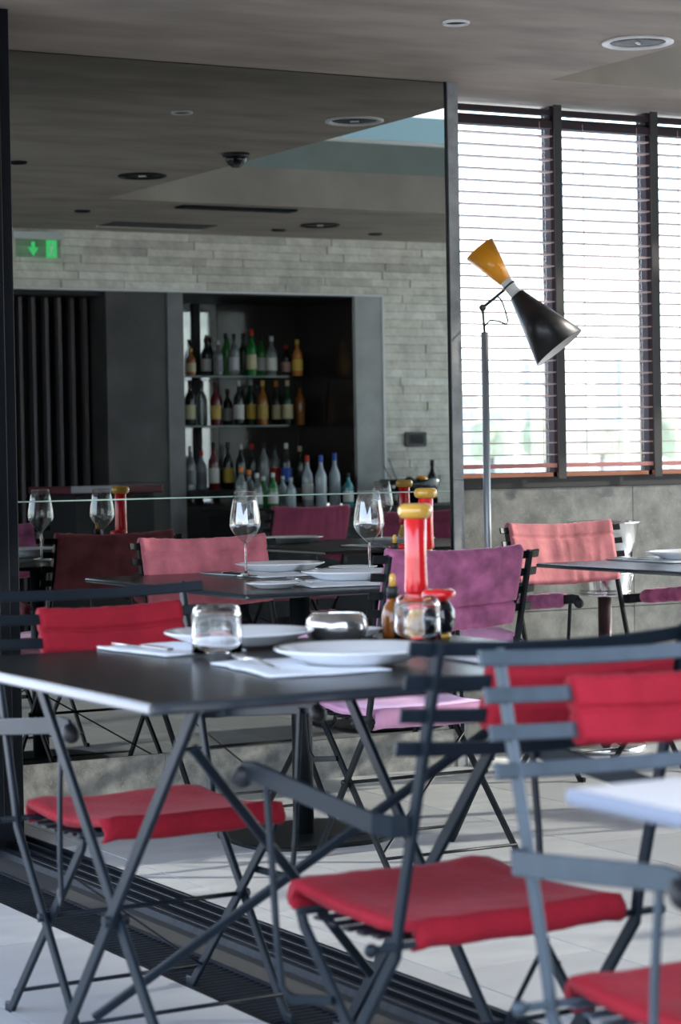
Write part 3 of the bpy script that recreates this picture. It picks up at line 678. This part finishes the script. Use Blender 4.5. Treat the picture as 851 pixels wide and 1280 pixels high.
def wineglass(x, y, z, label):
    t = thing('wine_glass', label, 'glass', (x, y, z), 0, 'stemmed wine glasses')
    MB().lathe([(1e-5, .001), (.036, .001), (.0375, .0022), (.020, .0045), (.006, .009), (.0038, .020), (.0034, .085), (.0045, .100), (1e-5, .104)], 40).build('stem_and_foot', 'glass', t)
    MB().lathe([(.0045, .1005), (.018, .113), (.037, .133), (.0468, .152), (.0475, .162), (.0455, .185), (.0385, .225), (.0325, .258)], 56).build('bowl', 'thin_glass', t)
    MB().lathe([(.0325+.0006*math.cos(a), .258+.0006*math.sin(a)) for a in [2*PI*i/8 for i in range(8)]], 56, closed=True).build('rim', 'glass', t)
def tumbler(x, y, z, label):   # upside-down
    r = .047; h = .088
    o = [(r, 0), (r-.0005, .02), (r-.001, h*.78), (r-.005, h*.93), (r-.012, h), (1e-5, h)]
    i_ = [(1e-5, h-.012), (r-.014, h-.013), (r-.006, h-.022), (r-.0035, .02), (r-.003, 0)]
    ob = MB().lathe([(a, b_) for a, b_ in i_[::-1]]+[(a, b_) for a, b_ in i_[:0]], 6) if False else None
    ob = MB().lathe(i_[0:1]+i_[1:]+o, 44).build('tumbler', 'tumbler', None, (x, y, z)); tag(ob, label, 'glass', 'upturned tumblers'); return ob
def mill(x, y, z, label):
    t = thing('pepper_mill', label, 'pepper mill', (x, y, z), 0, 'red pepper mills')
    MB().lathe([(1e-5, 0), (.030, 0), (.033, .008), (.032, .030), (.027, .050), (.020, .066), (.0185, .076), (.019, .082)], 32).build('base', 'millyellow', t)
    MB().lathe([(.019, .080), (.0235, .083), (.0245, .088), (.0238, .11), (.0225, .15), (.0225, .232), (.020, .235), (1e-5, .235)], 32).build('body', 'millred', t)
    p = [(.012+.0, .234)]+[(.0225+.0135*math.cos(a), .250+.0155*math.sin(a)) for a in [(-PI/2+PI*i/10) for i in range(11)]]+[(1e-5, .2655)]
    MB().lathe([(1e-5, .234)]+p, 32).build('head', 'millyellow', t)
def jar(x, y, z, label):
    t = thing('salt_pot', label, 'salt pot', (x, y, z), 0, 'black salt pots')
    MB().lathe([(1e-5, 0), (.022, 0), (.024, .003), (.023, .007), (1e-5, .008)], 28).build('foot', 'millyellow', t)
    MB().lathe([(1e-5, .006), (.020, .006), (.0295, .018), (.0335, .036), (.0315, .054), (.024, .068), (.018, .074), (1e-5, .074)], 32).build('body', 'jarblack', t)
    p = [(.022+.0125*math.cos(a), .086+.0105*math.sin(a)) for a in [(-PI/2+2*PI*i/18) for i in range(18)]]
    MB().lathe(p, 32, closed=True).build('rim_ring', 'millred', t)
    MB().lathe([(1e-5, .072), (.020, .073), (.022, .085), (.018, .090), (1e-5, .088)], 28).build('lid', 'millred', t)
def dropper(x, y, z, label):
    t = thing('dropper_bottle', label, 'bottle', (x, y, z), 0, 'amber dropper bottles')
    MB().lathe([(1e-5, 0), (.021, 0), (.023, .004), (.023, .045), (.018, .062), (.009, .074), (.009, .080), (1e-5, .080)], 28).build('body', 'amber', t)
    MB().lathe([(1e-5, .078), (.0125, .078), (.0125, .098), (.009, .102), (1e-5, .102)], 24).build('collar', 'rubber', t)
    MB().lathe([(.0065, .101), (.0065, .118), (.005, .126), (1e-5, .128)], 20).build('teat', 'millyellow', t)
def knife(x, y, z, rz, label):
    t = thing('table_knife', label, 'knife', (x, y, z), rz, 'table knives')
    MB().bar([(0, -.115, .004), (0, -.06, .0045), (0, -.01, .004)], .014, .006).build('handle', 'steel', t)
    MB().bar([(0, -.012, .004), (.001, .05, .0035), (.002, .095, .003), (.004, .115, .003)], .017, .0022).build('blade', 'steel', t)
def fork(x, y, z, rz, label):
    t = thing('table_fork', label, 'fork', (x, y, z), rz, 'table forks')
    MB().bar([(0, -.11, .003), (0, -.05, .006), (0, .0, .011), (0, .028, .009)], .011, .0028).build('handle', 'steel', t)
    MB().bar([(0, .026, .009), (0, .040, .0065), (0, .052, .006)], .024, .0025).build('neck', 'steel', t)
    for k in range(4):
        xx = -.0102+.0068*k; MB().bar([(xx, .050, .006), (xx, .075, .007), (xx, .098, .011)], .0032, .002).build('tine', 'steel', t)

Z0 = ZT+.0005
# front table
napkin(1.84, 4.00, Z0, .18, .26, .12, 'white napkin under the knife at the back left of the front table', 1)
napkin(1.86, 3.51, Z0, .22, .30, -.12, 'white napkin under the fork and near plate of the front table', 2)
napkin(2.26, 3.42, Z0, .24, .44, -.05, 'white napkin at the right end of the front table', 3)
plate(1.985, 3.995, ZT+.006, .146, 'white dinner plate behind the tumbler on the front table')
plate(1.965, 3.495, ZT+.007, .146, 'nearest white dinner plate, at the middle edge of the front table')
plate(2.285, 4.06, ZT+.001, .05, 'small white saucer between candle holder and dropper bottle')
tumbler(1.862, 3.84, ZT+.0065, 'upturned tumbler on the left of the front table')
tumbler(2.33, 3.90, ZT+.001, 'upturned tumbler before the dropper bottle and salt pot')
t = thing('candle_holder', 'low round silvered glass candle holder on the front table', 'candle holder', (2.195, 3.985, ZT+.001))
MB().lathe([(1e-5, 0), (.045, 0), (.058, .010), (.063, .027), (.060, .043), (.052, .053), (.049, .055), (.047, .053), (.055, .040), (.057, .027), (.050, .012), (1e-5, .006)], 44).build('bowl', mat('silvered_glass', (.62, .60, .58), .14, .9, noise_amt=.3, nscale=25, stretch=(1, 1, .1)), t)
MB().lathe([(1e-5, .006), (.02, .006), (.02, .022), (1e-5, .022)], 20).build('candle', 'porcelain', t)
mill(2.415, 4.045, ZT+.0005, 'nearest red pepper mill with amber top on the front table')
jar(2.395, 3.925, ZT+.0005, 'round black salt pot with red rim on the front table')
dropper(2.330, 3.995, ZT+.0005, 'amber dropper bottle beside the nearest pepper mill')
knife(1.79, 4.02, ZT+.006, .06, 'steel knife on the napkin at the back left of the front table')
fork(1.800, 3.56, ZT+.006, -.14, 'steel fork left of the nearest plate')
knife(2.257, 3.52, ZT+.006, -.02, 'steel knife on the right napkin of the front table')
# rear table
napkin(3.27, 6.42, Z0, .22, .40, .05, 'white napkin under the left wine glass of the rear table', 4)
napkin(3.17, 5.80, Z0, .24, .36, -.1, 'white napkin at the near edge of the rear table', 5)
napkin(3.52, 6.38, Z0, .18, .30, .1, 'white napkin beyond the near plate of the rear table', 6)
plate(3.385, 6.515, ZT+.006, .145, 'white dinner plate behind the left wine glass on the rear table')
plate(3.285, 5.875, ZT+.007, .145, 'white dinner plate at the near edge of the rear table by the mauve chair')
plate(2.960, 5.735, ZT+.001, .078, 'small white bread plate at the near left corner of the rear table')
plate(3.560, 6.35, ZT+.004, .078, 'small white bread plate at the far right of the rear table')
wineglass(3.150, 6.285, ZT+.005, 'left stemmed wine glass on the rear table, before the pink chair')
wineglass(3.475, 6.095, ZT+.001, 'right stemmed wine glass on the rear table, left of the mauve chair')
knife(3.155, 6.46, ZT+.006, .12, 'steel knife at the far left of the rear table')
knife(3.185, 6.48, ZT+.006, .10, 'second steel knife close beside the first, far left of the rear table')
fork(3.10, 5.84, ZT+.006, -.2, 'steel fork between the bread plate and the near plate of the rear table')
fork(3.435, 6.34, ZT+.006, -.2, 'steel fork beside the far bread plate of the rear table')
mill(3.605, 5.975, ZT+.0005, 'farther red pepper mill with amber top on the rear table')
jar(3.560, 6.055, ZT+.0005, 'round black salt pot with red rim on the rear table')
dropper(3.500, 5.985, ZT+.0005, 'amber dropper bottle beside the farther pepper mill')
# right table
napkin(4.66, 6.20, Z0, .20, .36, 0, 'white napkin on the right table', 7)
plate(4.745, 6.165, ZT+.006, .148, 'white dinner plate on the table at the right edge')
knife(4.60, 6.27, ZT+.006, .1, 'steel knife left of the plate on the right table')
knife(4.57, 6.28, ZT+.001, .16, 'outermost steel knife on the right table')
plate(4.60, 5.50, ZT+.001, .14, 'white dinner plate of the right table, seen only in the mirror')
mill(4.86, 6.02, ZT+.0005, 'red pepper mill of the right table, seen only in the mirror')
wineglass(4.88, 5.80, ZT+.001, 'wine glass of the right table, seen only in the mirror')

# ------------------------------------------------------------------ ice bucket on stand
t = thing('bucket_stand', 'chrome and dark metal stand carrying the ice bucket by the window', 'stand', (5.112, 7.17, 0))
MB().lathe([(1e-5, 0), (.150, 0), (.153, .006), (.153, .022), (.147, .028), (.03, .036), (1e-5, .036)], 44).build('base', 'steel', t)
MB().lathe([(.026, .030), (.026, .585)], 24).build('pole', mat('maroon_pole', (.035, .015, .018), .3, .4), t)
MB().lathe([(1e-5, .585), (.05, .585), (.10, .592), (.10, .598), (1e-5, .600)], 32).build('tray', 'steel', t)
for z, r in ((.606, .098), (.676, .110)):
    p = [(r+.005*math.cos(a), z+.005*math.sin(a)) for a in [2*PI*i/10 for i in range(10)]]
    MB().lathe(p, 40, closed=True).build('ring', 'steel', t)
for k in range(4):
    a = PI/4+k*PI/2; MB().tube([(.09*math.cos(a), .09*math.sin(a), .60), (.108*math.cos(a), .108*math.sin(a), .676)], .004).build('prong', 'steel', t)
t = thing('ice_bucket', 'polished steel ice bucket behind the salmon pink chair', 'bucket', (5.112, 7.17, .6005))
MB().lathe([(1e-5, 0), (.090, 0), (.094, .006), (.118, .15), (.132, .258), (.142, .262), (.144, .268), (.140, .272), (.130, .268), (.116, .15), (.090, .01), (1e-5, .008)], 48).build('bucket_body', 'steel', t)
for s in (-1, 1):
    p = [(0, .014*math.cos(a), .225+.016*math.sin(a)) for a in [2*PI*i/14 for i in range(15)]]
    o = MB().tube(p, .0035, 8).build('ring_handle', 'steel', t, (s*.137, 0, 0))

# ------------------------------------------------------------------ floor lamp
lx, ly = 4.546, 7.10
t = thing('floor_lamp', 'standing lamp with mustard and black cone shades before the window', 'lamp', (lx, ly, 0), -YAW)
MB().lathe([(1e-5, 0), (.082, 0), (.084, .004), (.082, .012), (.02, .016), (1e-5, .016)], 48).build('base', 'lampwhite', t)
MB().lathe([(.0135, .014), (.0135, 1.577), (1e-5, 1.578)], 24).build('pole', 'lamppole', t)
MB().tube([(0, 0, 1.575), (-.006, 0, 1.662)], .0045).build('rod', 'lampblack', t)
MB().sphere((-.006, 0, 1.666), .013, 14).tube([(-.006, -.020, 1.666), (-.006, .020, 1.666)], .006).build('joint', 'lampblack', t)
MB().tube([(-.006, 0, 1.666), (.078, -.006, 1.732)], .0055).build('arm', 'lampblack', t)
cw = [(.048, -.008, 1.706)]+[(.050+.035*u, -.012, 1.706-.095*u+.02*math.sin(u*3)) for u in (.25, .5, .75, 1)]+[(.078, -.010, 1.604), (.05, -.008, 1.616), (.02, -.006, 1.620), (.001, -.004, 1.600)]
MB().tube(cw, .0032, 6).build('cord', 'black', t)
A = Vector((-.0135, 0, 1.878)); B = Vector((.266, -.062, 1.513)); ax_ = (B-A); Lh = ax_.length
q = ax_.to_track_quat('Z', 'Y').to_matrix().to_4x4(); X4 = Matrix.Translation(A) @ q
MB().lathe([(.062, 0), (.0243, .15), (.0223, .15), (.060, .001)], 48, closed=True).build('mustard_cone', 'orange', t, xf=X4)
MB().lathe([(1e-5, .10), (.0222, .10), (.0222, .235), (1e-5, .235)], 36).build('neck', 'lampwhite', t, xf=X4)
MB().lathe([(.024, .168), (.0255, .170), (.0255, .173), (.024, .175)], 36).build('neck_ring', 'lampblack', t, xf=X4)
e_ = MB().lathe([(.0285, .215), (.103, Lh), (.1015, Lh+.0005), (.027, .217)], 56, closed=True).build('black_cone', 'lampblack', t, xf=X4)
MB().lathe([(1e-5, .222), (.0262, .222), (.1005, Lh-.001), (.0995, Lh-.001), (.0245, .226), (1e-5, .226)], 56).build('reflector', 'lampwhite', e_, xf=X4)

# ------------------------------------------------------------------ outdoors beyond the windows
g = MB().box(-60, 700, 9.5, 700, -9.2, -9).build('ground_outside', mat('pale_ground', (.85, .86, .85), .9, noise_amt=.1, nscale=.05))
struct(g)
HB = [mat('pale_house_a', (.50, .48, .45), .8), mat('pale_house_b', (.42, .36, .32), .8), mat('pale_house_c', (.34, .37, .40), .8)]
CRW = mat('olive_crown', (.25, .29, .20), .9, noise_amt=.3, nscale=1.)
ws = mat('house_window', (.25, .28, .30), .3)
for i in range(9):
    dd = 430+45*(i % 3); an = math.radians(31.2+i*.9); hh = 9+[9, 14, 11, 19, 13, 22, 15, 20, 12][i]; ww_ = 5.4
    b0 = thing('house', 'pale hillside building beyond the blinds, %s from the left' % ORDN[i], 'building', (dd*math.sin(an), dd*math.cos(an), -9), -.5, 'pale buildings beyond the blinds')
    MB().box(-ww_/2, ww_/2, 0, 6, 0, hh).build('walls', HB[i % 3], b0)
    MB().box(-ww_/2-.2, ww_/2+.2, -.2, 6.2, hh, hh+.5).build('roof', HB[(i+1) % 3], b0)
    for k in range(3):
        for j in range(6): MB().box(-ww_*.42+k*ww_*.3, -ww_*.42+k*ww_*.3+1.1, -.03, .02, hh-2.4-j*2.9, hh-1-j*2.9).build('window', ws, b0)
for i in range(6):
    dd = 160+30*(i % 2); an = math.radians(31.4+i*1.35); r = 1.7
    b0 = thing('tree', 'soft green tree among the pale houses, %s from the left' % ORDN[i], 'tree', (dd*math.sin(an), dd*math.cos(an), -9), 0, 'trees beyond the blinds')
    MB().tube([(0, 0, 0), (.1, 0, 10.5)], .2).build('trunk', 'wall', b0)
    m = MB()
    for k in range(7): m.sphere((random.uniform(-r, r)*.6, random.uniform(-r, r)*.5, 11+random.uniform(-.7, 1.2)), r*.6, 10)
    m.build('crown', CRW, b0)
